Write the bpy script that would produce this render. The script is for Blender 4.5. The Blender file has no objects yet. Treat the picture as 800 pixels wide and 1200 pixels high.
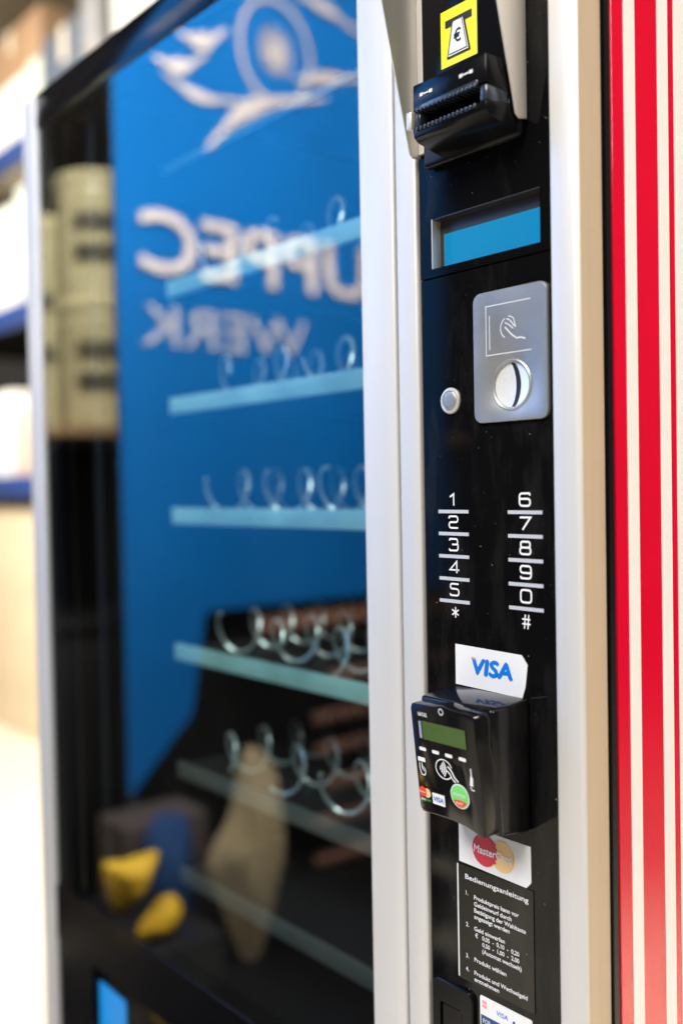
import bpy, bmesh, math, random
from mathutils import Vector, Matrix

random.seed(7)
scene = bpy.context.scene
C = scene.collection
CZ = 1.27                      # camera height; heights below are given relative to it

# ------------------------------------------------------------------ camera
cam_data = bpy.data.cameras.new("camera")
cam = bpy.data.objects.new("camera", cam_data)
C.objects.link(cam)
fwd = Vector((-0.7703, 0.6372, -0.0255)).normalized()
rgt = Vector((0.6377, 0.7701, -0.0184)).normalized()
upv = rgt.cross(fwd).normalized()
m = Matrix.Identity(4)
for i in range(3):
    m[i][0], m[i][1], m[i][2] = rgt[i], upv[i], -fwd[i]
m.translation = Vector((0, -0.525, CZ))
cam.matrix_world = m
cam_data.sensor_fit = 'HORIZONTAL'
cam_data.sensor_width = 24.0
cam_data.lens = 35.0
cam_data.clip_start = 0.02
cam_data.clip_end = 200
cam_data.dof.use_dof = True
cam_data.dof.focus_distance = 0.715
cam_data.dof.aperture_fstop = 2.2
scene.camera = cam

# ------------------------------------------------------------------ world, door daylight and added fill lamps (indoor hall)
world = bpy.data.worlds.new("World")
scene.world = world
world.use_nodes = True
bg = world.node_tree.nodes["Background"]
bg.inputs[0].default_value = (1.0, 0.90, 0.76, 1)
bg.inputs[1].default_value = 0.05

def lamp(name, loc, target, sx, sy, power, col, spread=180):
    d = bpy.data.lights.new(name, 'AREA')
    d.shape = 'RECTANGLE'; d.size = sx; d.size_y = sy
    d.energy = power; d.color = col; d.spread = math.radians(spread)
    o = bpy.data.objects.new(name, d); C.objects.link(o)
    o.location = loc
    o.rotation_euler = (Vector(target) - Vector(loc)).to_track_quat('-Z', 'Y').to_euler()
    return o

lamp("door_daylight_lamp", (-0.35, -2.6, 3.7), (-0.6, 0.0, 1.3), 2.2, 1.4, 180, (1.0, 0.97, 0.935))
lamp("banner_fill_lamp", (-0.75, -1.55, 3.6), (-2.4, -0.9, 1.85), 1.4, 0.8, 108, (1.0, 0.96, 0.90), 80)  # unseen lamp, added to brighten the mirrored banner
lamp("rack_fill_lamp", (-4.3, -0.9, 3.9), (-4.9, 1.5, 1.6), 2.0, 1.0, 108, (1.0, 0.94, 0.84), 110)  # added out of view to brighten the rack and its cartons
lamp("warm_side_fill", (2.5, 0.2, 3.3), (0.2, 0.9, 0.2), 1.2, 1.2, 112, (1.0, 0.91, 0.80))  # added fill, warms the right-hand side of the machine
lamp("floor_patch_fill", (0.9, 0.9, 4.2), (0.9, 0.9, 0.0), 0.6, 0.6, 24, (1.0, 0.90, 0.78), 36)  # added in place of a sunlit floor patch, for its bounce
lamp("bucket_fill_lamp", (-1.45, 0.30, 3.4), (-2.9, -0.85, 1.9), 0.4, 0.4, 110, (1.0, 0.95, 0.85), 105)  # added to reach the buckets that the banner shades

scene.view_settings.view_transform = 'Standard'
scene.view_settings.look = 'None'
scene.view_settings.gamma = 1.0
scene.view_settings.exposure = 0.0
scene.view_settings.use_curve_mapping = False
try:
    scene.cycles.use_denoising = True
    scene.cycles.max_bounces = 10
    scene.cycles.transparent_max_bounces = 12
except Exception:
    pass

# ------------------------------------------------------------------ materials
def nt(name):
    mt = bpy.data.materials.new(name); mt.use_nodes = True
    return mt, mt.node_tree.nodes, mt.node_tree.links, mt.node_tree.nodes["Principled BSDF"]

def pm(name, col, rough=0.5, metal=0.0, coat=0.0, emit=None, estr=0.0, var=0.0, vscale=8.0, bump=0.0,
       bscale=120.0, rvar=0.0, stretch=(1, 1, 1), spec=None):
    mt, N, L, b = nt(name)
    b.inputs["Base Color"].default_value = (*col, 1)
    b.inputs["Roughness"].default_value = rough
    b.inputs["Metallic"].default_value = metal
    b.inputs["Coat Weight"].default_value = coat
    b.inputs["Coat Roughness"].default_value = 0.06
    if spec is not None: b.inputs["Specular IOR Level"].default_value = spec
    if emit:
        b.inputs["Emission Color"].default_value = (*emit, 1)
        b.inputs["Emission Strength"].default_value = estr
    if var or bump or rvar:
        tc = N.new("ShaderNodeTexCoord"); mp = N.new("ShaderNodeMapping")
        mp.inputs["Scale"].default_value = stretch
        L.new(tc.outputs["Object"], mp.inputs["Vector"])
    if var:
        n = N.new("ShaderNodeTexNoise"); n.inputs["Scale"].default_value = vscale; n.inputs["Detail"].default_value = 5
        L.new(mp.outputs[0], n.inputs["Vector"])
        r = N.new("ShaderNodeValToRGB")
        r.color_ramp.elements[0].position = 0.3; r.color_ramp.elements[1].position = 0.7
        r.color_ramp.elements[0].color = (*[max(0, c * (1 - var)) for c in col], 1)
        r.color_ramp.elements[1].color = (*[min(1, c * (1 + var)) for c in col], 1)
        L.new(n.outputs[0], r.inputs[0]); L.new(r.outputs[0], b.inputs["Base Color"])
    if rvar:
        n3 = N.new("ShaderNodeTexNoise"); n3.inputs["Scale"].default_value = 30; n3.inputs["Detail"].default_value = 4
        L.new(mp.outputs[0], n3.inputs["Vector"])
        mr = N.new("ShaderNodeMapRange")
        mr.inputs["To Min"].default_value = max(0.0, rough - rvar); mr.inputs["To Max"].default_value = rough + rvar
        L.new(n3.outputs[0], mr.inputs["Value"]); L.new(mr.outputs[0], b.inputs["Roughness"])
    if bump:
        n2 = N.new("ShaderNodeTexNoise"); n2.inputs["Scale"].default_value = bscale; n2.inputs["Detail"].default_value = 3
        L.new(mp.outputs[0], n2.inputs["Vector"])
        bp = N.new("ShaderNodeBump"); bp.inputs["Strength"].default_value = bump; bp.inputs["Distance"].default_value = 0.001
        L.new(n2.outputs[0], bp.inputs["Height"]); L.new(bp.outputs[0], b.inputs["Normal"])
    return mt

def dusty_black(name, col, rough, specks=0.79, spec=0.16):
    """glossy black acrylic with tiny pale dust specks and faint smears"""
    mt, N, L, b = nt(name)
    b.inputs["Specular IOR Level"].default_value = spec
    tc = N.new("ShaderNodeTexCoord")
    v = N.new("ShaderNodeTexNoise"); v.inputs["Scale"].default_value = 420; v.inputs["Detail"].default_value = 1
    L.new(tc.outputs["Object"], v.inputs["Vector"])
    r = N.new("ShaderNodeValToRGB")
    r.color_ramp.elements[0].position = specks; r.color_ramp.elements[0].color = (*col, 1)
    r.color_ramp.elements[1].position = specks + 0.05; r.color_ramp.elements[1].color = (0.28, 0.26, 0.24, 1)
    L.new(v.outputs[0], r.inputs[0])
    # faint wiped smears
    mp = N.new("ShaderNodeMapping"); mp.inputs["Scale"].default_value = (34, 34, 9); mp.inputs["Rotation"].default_value = (0, 0.5, 0)
    L.new(tc.outputs["Object"], mp.inputs["Vector"])
    w = N.new("ShaderNodeTexNoise"); w.inputs["Scale"].default_value = 1.0; w.inputs["Detail"].default_value = 7; w.inputs["Roughness"].default_value = 0.65
    L.new(mp.outputs[0], w.inputs["Vector"])
    wr = N.new("ShaderNodeMapRange"); wr.inputs["From Min"].default_value = 0.5; wr.inputs["From Max"].default_value = 0.8
    wr.inputs["To Min"].default_value = 0.0; wr.inputs["To Max"].default_value = 0.05
    L.new(w.outputs[0], wr.inputs["Value"])
    mc = N.new("ShaderNodeMix"); mc.data_type = 'RGBA';
    mc.inputs[7].default_value = (0.30, 0.28, 0.25, 1)
    L.new(wr.outputs[0], mc.inputs[0]); L.new(r.outputs[0], mc.inputs[6]); L.new(mc.outputs[2], b.inputs["Base Color"])
    n = N.new("ShaderNodeTexNoise"); n.inputs["Scale"].default_value = 14; n.inputs["Detail"].default_value = 6
    L.new(tc.outputs["Object"], n.inputs["Vector"])
    mr = N.new("ShaderNodeMapRange")
    mr.inputs["From Min"].default_value = 0.35; mr.inputs["From Max"].default_value = 0.75
    mr.inputs["To Min"].default_value = rough; mr.inputs["To Max"].default_value = rough + 0.07
    L.new(n.outputs[0], mr.inputs["Value"]); L.new(mr.outputs[0], b.inputs["Roughness"])
    return mt

def glass_front():
    mt = bpy.data.materials.new("window_glass"); mt.use_nodes = True
    N, L = mt.node_tree.nodes, mt.node_tree.links
    N.remove(N["Principled BSDF"])
    out = N["Material Output"]
    tr = N.new("ShaderNodeBsdfTransparent"); tr.inputs[0].default_value = (0.86, 0.9, 0.9, 1)
    gl = N.new("ShaderNodeBsdfGlossy"); gl.inputs["Roughness"].default_value = 0.0
    gl.inputs["Color"].default_value = (1, 1, 1, 1)
    # reflectance of a two-surface pane (Schlick), the same from either side of the glass
    ge = N.new("ShaderNodeNewGeometry"); dt = N.new("ShaderNodeVectorMath"); dt.operation = 'DOT_PRODUCT'
    L.new(ge.outputs["Normal"], dt.inputs[0]); L.new(ge.outputs["Incoming"], dt.inputs[1])
    def mth(op, a, b):
        q = N.new("ShaderNodeMath"); q.operation = op; q.use_clamp = False
        for i, v in enumerate((a, b)):
            if v is None: continue
            if isinstance(v, float): q.inputs[i].default_value = v
            else: L.new(v, q.inputs[i])
        return q.outputs[0]
    f = mth('ADD', mth('MULTIPLY', mth('POWER', mth('SUBTRACT', 1.0, mth('ABSOLUTE', dt.outputs["Value"], None)), 5.0), 0.885), 0.115)
    mx = N.new("ShaderNodeMixShader")
    L.new(f, mx.inputs[0]); L.new(tr.outputs[0], mx.inputs[1]); L.new(gl.outputs[0], mx.inputs[2])
    # thin uneven film of dust
    tc = N.new("ShaderNodeTexCoord"); nz = N.new("ShaderNodeTexNoise"); nz.inputs["Scale"].default_value = 5; nz.inputs["Detail"].default_value = 8
    L.new(tc.outputs["Object"], nz.inputs["Vector"])
    mr = N.new("ShaderNodeMapRange"); mr.inputs["From Min"].default_value = 0.42; mr.inputs["From Max"].default_value = 0.75
    mr.inputs["To Min"].default_value = 0.0; mr.inputs["To Max"].default_value = 0.0045
    L.new(nz.outputs[0], mr.inputs["Value"])
    df = N.new("ShaderNodeBsdfDiffuse"); df.inputs[0].default_value = (0.5, 0.5, 0.48, 1)
    m2 = N.new("ShaderNodeMixShader"); L.new(mr.outputs[0], m2.inputs[0]); L.new(mx.outputs[0], m2.inputs[1]); L.new(df.outputs[0], m2.inputs[2])
    L.new(m2.outputs[0], out.inputs[0])
    return mt

def glass_clear():
    mt = bpy.data.materials.new("window_glass_edge"); mt.use_nodes = True
    N, L = mt.node_tree.nodes, mt.node_tree.links
    N.remove(N["Principled BSDF"])
    tr = N.new("ShaderNodeBsdfTransparent"); tr.inputs[0].default_value = (0.96, 0.98, 0.97, 1)
    L.new(tr.outputs[0], N["Material Output"].inputs[0])
    return mt

M = {}
M['alu'] = pm("painted_aluminium", (0.66, 0.65, 0.64), 0.42, 0.25, var=0.035, vscale=40, stretch=(1, 1, 0.03), bump=0.10, bscale=700, rvar=0.06)
M['alushade'] = pm('shaded_aluminium', (0.40, 0.40, 0.415), 0.42, 0.3, var=0.05, vscale=6, rvar=0.05)  # darker frame metal: weaker light on the left profile put into colour
M['edge'] = pm('warm_lit_edge', (0.56, 0.44, 0.32), 0.42, 0.0, var=0.10, vscale=30, stretch=(1, 1, 0.03))  # warm light on the door edge put into a beige colour
M['steel'] = pm("brushed_steel", (0.74, 0.70, 0.64), 0.36, 0.45, var=0.08, vscale=60, stretch=(1, 1, 0.12), bump=0.08, bscale=300, rvar=0.06)
M['plate'] = pm("satin_steel_plate", (0.35, 0.36, 0.37), 0.38, 0.55, var=0.10, vscale=35, bump=0.12, bscale=500, rvar=0.08)
M['bright'] = pm("polished_steel", (0.95, 0.95, 0.94), 0.28, 0.35, rvar=0.05)
M['engrave'] = pm("engraved_line_steel", (0.90, 0.88, 0.86), 0.30, 0.3)
M['panel'] = dusty_black("black_acrylic", (0.0035, 0.0035, 0.004), 0.03)
M['black'] = pm("black_plastic", (0.005, 0.005, 0.006), 0.18, rvar=0.06, spec=0.15)
M['blackmat'] = pm("matt_black_plastic", (0.008, 0.008, 0.009), 0.45, rvar=0.1)
M['header'] = pm("black_enamel", (0.003, 0.003, 0.004), 0.14, spec=0.14)
M['reader'] = dusty_black("black_reader_plastic", (0.005, 0.005, 0.006), 0.10, 0.83, 0.34)
M['card'] = dusty_black("black_instruction_foil", (0.010, 0.009, 0.008), 0.22, 0.80, 0.30)
M['rubber'] = pm("black_rubber", (0.006, 0.006, 0.007), 0.35)
M['white'] = pm("white_print", (0.82, 0.82, 0.84), 0.5)
M['greyline'] = pm("grey_print", (0.50, 0.52, 0.58), 0.5)
M['sticker'] = pm("white_sticker", (0.84, 0.84, 0.85), 0.35, var=0.02, vscale=40)
M['visablue'] = pm("blue_print", (0.0, 0.20, 0.75), 0.4)
M['navy'] = pm("navy_print", (0.01, 0.07, 0.22), 0.4)
M['orange'] = pm("orange_print", (0.85, 0.42, 0.08), 0.4)
M['mcred'] = pm("red_print", (0.66, 0.03, 0.075), 0.4)
M['mcyel'] = pm("pale_orange_print", (0.90, 0.60, 0.27), 0.4)
M['pink'] = pm("pink_print", (0.85, 0.35, 0.40), 0.4)
M['yellow'] = pm("yellow_sticker", (0.85, 0.80, 0.02), 0.4, var=0.02, vscale=40)
M['blackink'] = pm("black_print", (0.01, 0.01, 0.012), 0.5)
M['lcd'] = pm("backlit_blue_screen", (0.0, 0.05, 0.10), 0.3, emit=(0.0, 0.21, 0.44), estr=0.9)
M['lcdgreen'] = pm("green_screen", (0.03, 0.06, 0.014), 0.25, emit=(0.05, 0.12, 0.02), estr=0.45, var=0.12, vscale=160, stretch=(1, 1, 3))
M['lcdgrey'] = pm("grey_blue_plastic", (0.30, 0.34, 0.45), 0.4)
M['greyin'] = pm("grey_housing", (0.035, 0.031, 0.029), 0.3)
M['smoke'] = pm("smoky_clear_plastic", (0.030, 0.038, 0.052), 0.15, spec=0.6)
M['green'] = pm("green_print", (0.18, 0.68, 0.18), 0.4)
M['greentx'] = pm("dark_green_print", (0.02, 0.45, 0.06), 0.4)
M['redp'] = pm("bright_red_print", (0.80, 0.05, 0.02), 0.4)
M['glass'] = glass_front()
M['glass2'] = glass_clear()
M['interior'] = pm("dark_cabinet_lining", (0.0035, 0.0035, 0.004), 0.6, spec=0.15)
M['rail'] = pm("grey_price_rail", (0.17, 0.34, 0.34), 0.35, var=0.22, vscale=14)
M['railshade'] = pm('shaded_price_rail', (0.055, 0.068, 0.064), 0.4, var=0.10, vscale=14)  # price rail with the dimness of the lower rows painted in
M['tray'] = pm("dark_tray", (0.012, 0.012, 0.013), 0.5, spec=0.2)
M['coil'] = pm("bright_wire", (0.36, 0.46, 0.46), 0.28, 0.5)
M['red'] = pm("red_gloss_paint", (0.66, 0.002, 0.028), 0.14, coat=1.0, var=0.03, vscale=6, bump=0.04, bscale=220)
M['cream'] = pm("cream_gloss_paint", (0.95, 0.94, 0.93), 0.25, coat=0.5, bump=0.04, bscale=220)
M['bodymat'] = pm("dark_steel_body", (0.03, 0.03, 0.035), 0.4, 0.3)
M['stickerblue'] = pm("blue_sticker", (0.0, 0.22, 0.62), 0.4)
M['banner'] = pm("blue_banner_cloth", (0.0, 0.120, 0.40), 0.8, var=0.10, vscale=2.2, spec=0.1)
M['bannerprint'] = pm("pale_pink_print", (0.82, 0.74, 0.73), 0.75, var=0.18, vscale=7)
M['bannerthin'] = pm('pale_blue_print', (0.46, 0.47, 0.56), 0.75)
M['pole'] = pm("grey_green_pole", (0.05, 0.06, 0.05), 0.4, 0.4)
M['floor'] = pm("pale_screed_floor", (0.60, 0.55, 0.45), 0.55, var=0.10, vscale=1.3, bump=0.15, bscale=60, rvar=0.1)
M['rackblue'] = pm("blue_rack_beam", (0.025, 0.055, 0.20), 0.4, var=0.12, vscale=5)
M['rackgrey'] = pm("galvanised_post", (0.46, 0.46, 0.47), 0.4, 0.5, var=0.12, vscale=14)
M['board'] = pm("raw_chipboard", (0.42, 0.28, 0.15), 0.7, var=0.2, vscale=10)
M['bucket'] = pm("cream_plastic", (0.60, 0.55, 0.34), 0.35, var=0.05, vscale=5)
M['bucketprint'] = pm('olive_print', (0.075, 0.068, 0.04), 0.6, var=0.6, vscale=26)
M['darkwood'] = pm("dark_stained_wood", (0.008, 0.006, 0.004), 0.6, spec=0.12, var=0.3, vscale=8)
M['copper'] = pm("reddish_wood", (0.19, 0.095, 0.065), 0.5, var=0.35, vscale=9, stretch=(1, 0.25, 3))
M['tan'] = pm("tan_paper", (0.42, 0.34, 0.20), 0.7, var=0.10, vscale=12)
M['yplastic'] = pm("amber_plastic", (0.85, 0.50, 0.015), 0.6, var=0.30, vscale=14)
M['bluebag'] = pm("blue_fabric", (0.01, 0.06, 0.20), 0.8, var=0.15, vscale=12)
M['brown'] = pm("grey_brown_cardboard", (0.06, 0.045, 0.042), 0.7, var=0.1, vscale=7)
for k, c in dict(b_white=(0.80, 0.78, 0.74), b_cream=(0.75, 0.66, 0.50), b_brown=(0.36, 0.22, 0.12), b_grey=(0.10, 0.12, 0.16),
                 b_pink=(0.72, 0.52, 0.42), b_pale=(0.70, 0.74, 0.66), b_beige=(0.62, 0.50, 0.34), b_kraft=(0.52, 0.36, 0.20)).items():
    M[k] = pm(k.replace('b_', 'carton_'), c, 0.65, var=0.07, vscale=6)

# ------------------------------------------------------------------ mesh helpers
class MB:
    def __init__(s): s.v = []; s.f = []
    def add(s, vs, fs):
        o = len(s.v); s.v += [tuple(p) for p in vs]; s.f += [tuple(i + o for i in f) for f in fs]; return s
    def box(s, x0, x1, y0, y1, z0, z1):
        return s.add([(x0, y0, z0), (x1, y0, z0), (x1, y1, z0), (x0, y1, z0), (x0, y0, z1), (x1, y0, z1), (x1, y1, z1), (x0, y1, z1)],
                     [(0, 3, 2, 1), (4, 5, 6, 7), (0, 1, 5, 4), (1, 2, 6, 5), (2, 3, 7, 6), (3, 0, 4, 7)])
    def prism(s, pts, fn0, fn1):
        """pts: 2-D outline; fn0/fn1 map (u, v) to front and back 3-D"""
        n = len(pts); a = [fn0(*q) for q in pts]; b = [fn1(*q) for q in pts]
        return s.add(a + b, [tuple(range(n)), tuple(range(2 * n - 1, n - 1, -1))] +
                     [(i, i + n, (i + 1) % n + n, (i + 1) % n) for i in range(n)])
    def tube(s, path, r, n=8, cap=True):
        P = [Vector(p) for p in path]; rings = []
        ref = Vector((0.13, 0.27, 0.95)).normalized()
        for i, p in enumerate(P):
            t = (P[min(i + 1, len(P) - 1)] - P[max(i - 1, 0)]).normalized()
            a = t.cross(ref)
            if a.length < 1e-4: a = t.cross(Vector((1, 0, 0)))
            a.normalize(); b = t.cross(a); rr = r[i] if isinstance(r, (list, tuple)) else r
            rings.append([p + a * rr * math.cos(2 * math.pi * k / n) + b * rr * math.sin(2 * math.pi * k / n) for k in range(n)])
        vs = [q for R in rings for q in R]; fs = []
        for i in range(len(P) - 1):
            for k in range(n):
                fs.append((i * n + k, i * n + (k + 1) % n, (i + 1) * n + (k + 1) % n, (i + 1) * n + k))
        if cap: fs += [tuple(range(n - 1, -1, -1)), tuple(range((len(P) - 1) * n, len(P) * n))]
        return s.add(vs, fs)
    def lathe(s, prof, c, axis='z', n=32, cap=True):
        """prof: list of (radius, along); axis z (up) or y (along -y = towards the viewer)"""
        vs = []
        for r, h in prof:
            for k in range(n):
                a = 2 * math.pi * k / n
                if axis == 'z': vs.append((c[0] + r * math.cos(a), c[1] + r * math.sin(a), c[2] + h))
                else: vs.append((c[0] + r * math.cos(a), c[1] - h, c[2] + r * math.sin(a)))
        fs = []
        for i in range(len(prof) - 1):
            for k in range(n):
                fs.append((i * n + k, i * n + (k + 1) % n, (i + 1) * n + (k + 1) % n, (i + 1) * n + k))
        if cap: fs += [tuple(range(n - 1, -1, -1)), tuple(range((len(prof) - 1) * n, len(prof) * n))]
        return s.add(vs, fs)
    def mesh(s, name, bevel=0.0, seg=2, smooth=False, angle=35):
        me = bpy.data.meshes.new(name)
        bm = bmesh.new()
        vv = [bm.verts.new(p) for p in s.v]
        for f in s.f:
            try: bm.faces.new([vv[i] for i in f])
            except ValueError: pass
        bmesh.ops.recalc_face_normals(bm, faces=bm.faces[:])
        if bevel:
            ed = [e for e in bm.edges if len(e.link_faces) == 2 and e.calc_face_angle(0) > math.radians(25)]
            bmesh.ops.bevel(bm, geom=ed, offset=bevel, segments=seg, affect='EDGES', profile=0.5, clamp_overlap=True)
        if bevel or smooth:
            for f in bm.faces: f.smooth = True
            for e in bm.edges:
                e.smooth = not (len(e.link_faces) == 2 and e.calc_face_angle(0) > math.radians(angle))
        bm.to_mesh(me); bm.free()
        return me
    def build(s, name, mat, parent=None, bevel=0.0, seg=2, smooth=False, loc=None):
        me = s.mesh(name, bevel, seg, smooth)
        me.materials.append(mat)
        return link(name, me, parent, loc)

OFF = {}
def link(name, me, parent=None, loc=None):
    o = bpy.data.objects.new(name, me); C.objects.link(o)
    if loc is not None: o.location = loc
    if parent is not None:
        o.parent = parent
        if parent.type == 'EMPTY': o.matrix_parent_inverse = Matrix.Translation(-parent.location)
        elif parent.parent is not None or parent.location.length > 0:
            o.matrix_parent_inverse = Matrix.Translation(-parent.location)
    return o

def tag(o, label, cat, group=None):
    o['label'] = label; o['category'] = cat
    if group: o['group'] = group
    return o
def thing(name, label, cat, loc, group=None):
    o = bpy.data.objects.new(name, None); C.objects.link(o); o.location = loc; o.empty_display_size = 0.1
    return tag(o, label, cat, group)

def text_mesh(s, shear=0.0):
    cu = bpy.data.curves.new("lettering", 'FONT'); cu.body = s; cu.size = 1.0; cu.shear = shear
    cu.resolution_u = 3
    o = bpy.data.objects.new("lettering", cu); C.objects.link(o)
    bpy.context.view_layer.update()
    dg = bpy.context.evaluated_depsgraph_get()
    me = bpy.data.meshes.new_from_object(o.evaluated_get(dg))
    bpy.data.objects.remove(o); bpy.data.curves.remove(cu)
    return me

def text(s, x0, x1, z0, z1, y, mat, parent, bold=0.0, shear=0.0, name='lettering', fn=None, unit=None, out=(0, -1, 0)):
    """lay text so its bounding box fills x0..x1, z0..z1 (x1 None: keep proportions; unit: z0 is the baseline, unit the em height).
    bold prints the same letters again, shifted by fractions of an em and a hair proud of each other"""
    src = text_mesh(s, shear)
    V = [(v.co.x, v.co.y) for v in src.vertices]; F = [tuple(p.vertices) for p in src.polygons]
    bpy.data.meshes.remove(src)
    a, b = min(v[0] for v in V) - bold, max(v[0] for v in V) + bold
    c, d = min(v[1] for v in V) - bold, max(v[1] for v in V) + bold
    mb = MB()
    shifts = [(0, 0)] if not bold else [(-bold, 0), (bold, 0), (0, bold), (0, -bold), (0, 0)]
    for k, (dx, dz) in enumerate(shifts):
        vs = []
        for vx, vy in V:
            vx += dx; vy += dz
            if unit:
                X = x0 + ((vx - a) / (b - a) * (x1 - x0) if x1 is not None else (vx - a) * unit); Z = z0 + vy * unit
            else:
                Z = z0 + (vy - c) / (d - c) * (z1 - z0)
                X = x0 + ((vx - a) / (b - a) * (x1 - x0) if x1 is not None else (vx - a) * (z1 - z0) / (d - c))
            p = Vector(fn(X, Z) if fn else (X, y, Z + CZ))
            vs.append(p + Vector(out) * (0.00003 * k))
        mb.add(vs, F)
    me = bpy.data.meshes.new(name); me.from_pydata(mb.v, [], mb.f); me.update()
    me.materials.append(mat)
    return link(name, me, parent)

def round_path(pts, r, closed=False, k=5):
    P = [Vector((a, b)) for a, b in pts]; n = len(P); out = []
    for i, p in enumerate(P):
        if not closed and i in (0, n - 1): out.append(p); continue
        a, b = P[i - 1], P[(i + 1) % n]
        d1, d2 = (a - p), (b - p)
        rr = min(r, d1.length * 0.49, d2.length * 0.49)
        q0, q1 = p + d1.normalized() * rr, p + d2.normalized() * rr
        for j in range(k + 1):
            t = j / k; out.append(q0 * (1 - t) ** 2 + p * 2 * t * (1 - t) + q1 * t * t)
    return out
def ribbon(mb, pts, w, fn, closed=False, lift=0.0):
    P = [Vector(p) for p in pts]; n = len(P); L, R = [], []
    for i, p in enumerate(P):
        a = P[i - 1] if (closed or i > 0) else None; b = P[(i + 1) % n] if (closed or i < n - 1) else None
        t1 = (p - a).normalized() if a is not None else None; t2 = (b - p).normalized() if b is not None else None
        if t1 is None: t1 = t2
        if t2 is None: t2 = t1
        nn = Vector((-(t1 + t2).y, (t1 + t2).x))
        if nn.length < 1e-6: nn = Vector((-t1.y, t1.x))
        nn.normalize(); k = max(0.45, nn.dot(Vector((-t1.y, t1.x))))
        L.append(fn(*(p + nn * w / 2 / k), lift)); R.append(fn(*(p - nn * w / 2 / k), lift))
    m_ = n if closed else n - 1
    mb.add(L + R, [(i, (i + 1) % n, (i + 1) % n + n, i + n) for i in range(m_)])

def circle(cx, cz, r, n=40, rz=None):
    rz = rz or r
    return [(cx + r * math.cos(2 * math.pi * i / n), cz + rz * math.sin(2 * math.pi * i / n)) for i in range(n)]
def rrect(x0, x1, z0, z1, r, k=6):
    out = []
    for cx, cz, a0 in ((x1 - r, z1 - r, 0), (x0 + r, z1 - r, 90), (x0 + r, z0 + r, 180), (x1 - r, z0 + r, 270)):
        for j in range(k + 1):
            a = math.radians(a0 + 90 * j / k); out.append((cx + r * math.cos(a), cz + r * math.sin(a)))
    return out
def slab(pts, y0, y1):
    """outline in the x-z plane of the front, extruded from y0 (front) to y1 (back)"""
    return MB().prism(pts, lambda u, v: (u, y0, v + CZ), lambda u, v: (u, y1, v + CZ))
def bxz(x0, x1, y0, y1, z0, z1):
    return MB().box(x0, x1, y0, y1, z0 + CZ, z1 + CZ)

# ------------------------------------------------------------------ the floor
floor = MB().add([(-40, -40, 0), (40, -40, 0), (40, 40, 0), (-40, 40, 0)], [(0, 1, 2, 3)]).build('floor', M['floor'])
floor['kind'] = 'structure'

# ------------------------------------------------------------------ the vending machine
vm = thing('vending_machine', 'snack vending machine with glass front, silver frame, black payment column and red striped side',
           'vending machine', (-0.82, 0.4, 0))
ZT, ZB = 0.510, -1.17
# cabinet body behind the door: back, left side, top, bottom
mb = MB()
mb.box(-1.270, -1.232, 0.0405, 0.84, ZB + CZ, ZT - 0.008 + CZ)
mb.box(-1.230, -0.4200, 0.80, 0.838, ZB + CZ, ZT - 0.008 + CZ)
mb.box(-1.230, -0.4200, 0.0405, 0.798, 0.488 + CZ, ZT - 0.009 + CZ)
mb.box(-1.230, -0.4200, 0.0405, 0.798, ZB + CZ, ZB + 0.05 + CZ)
mb.build('cabinet_body', M['bodymat'], vm)
side = MB().box(-0.4180, -0.3944, 0.0392, 0.842, ZB + CZ, ZT - 0.006 + CZ).build('side_panel', M['red'], vm, bevel=0.0015)
side['label'] = 'glossy red side panel with cream vertical stripes'
for y0, y1 in ((0.0522, 0.0648), (0.0916, 0.1045), (0.1120, 0.1580), (0.1655, 0.1785), (0.2055, 0.2185), (0.262, 0.275), (0.302, 0.315),
               (0.3225, 0.3685), (0.376, 0.389), (0.416, 0.429)):
    MB().box(-0.3943, -0.3939, y0, y1, ZB + 0.01 + CZ, ZT - 0.012 + CZ).build('stripe', M['cream'], side)
for sx in (-1.2, -0.45):
    for sy in (0.1, 0.78):
        MB().lathe([(0.022, 0), (0.022, 0.02), (0.014, 0.03), (0.014, 0.102)], (sx, sy, 0), 'z', 16).build('foot', M['rubber'], vm, smooth=True)

# door profiles
def profile(x0, x1, depth=0.026, z0=ZB, z1=ZT, bev=0.0022, y0=0.0, mat='alu'):
    return bxz(x0, x1, y0, depth, z0, z1).build('frame_profile', M[mat], vm, bevel=bev, seg=3)
profile(-1.2775, -1.2370, mat='alushade')
profile(-0.6056, -0.5657)
profile(-0.5633, -0.5409)
profile(-0.4164, -0.3942, 0.0265, bev=0.0028)
bxz(-0.3941, -0.3938, 0.0034, 0.0258, ZB + 0.002, ZT - 0.002).build('door_edge', M['edge'], vm)  # thin strip carrying the painted warm light
bxz(-0.5655, -0.5635, 0.006, 0.02, ZB, ZT).build('joint_strip', M['rubber'], vm)
# door gasket between the door and the cabinet
g = MB()
g.box(-0.4160, -0.3957, 0.0272, 0.0385, ZB + CZ, ZT - 0.006 + CZ)
g.build('gasket', M['rubber'], vm)
MB().tube([(-0.3957, 0.0310, ZB + CZ + 0.01), (-0.3957, 0.0310, ZT - 0.02 + CZ)], 0.0014, 10).build('gasket_lip', M['black'], vm, smooth=True)
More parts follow.
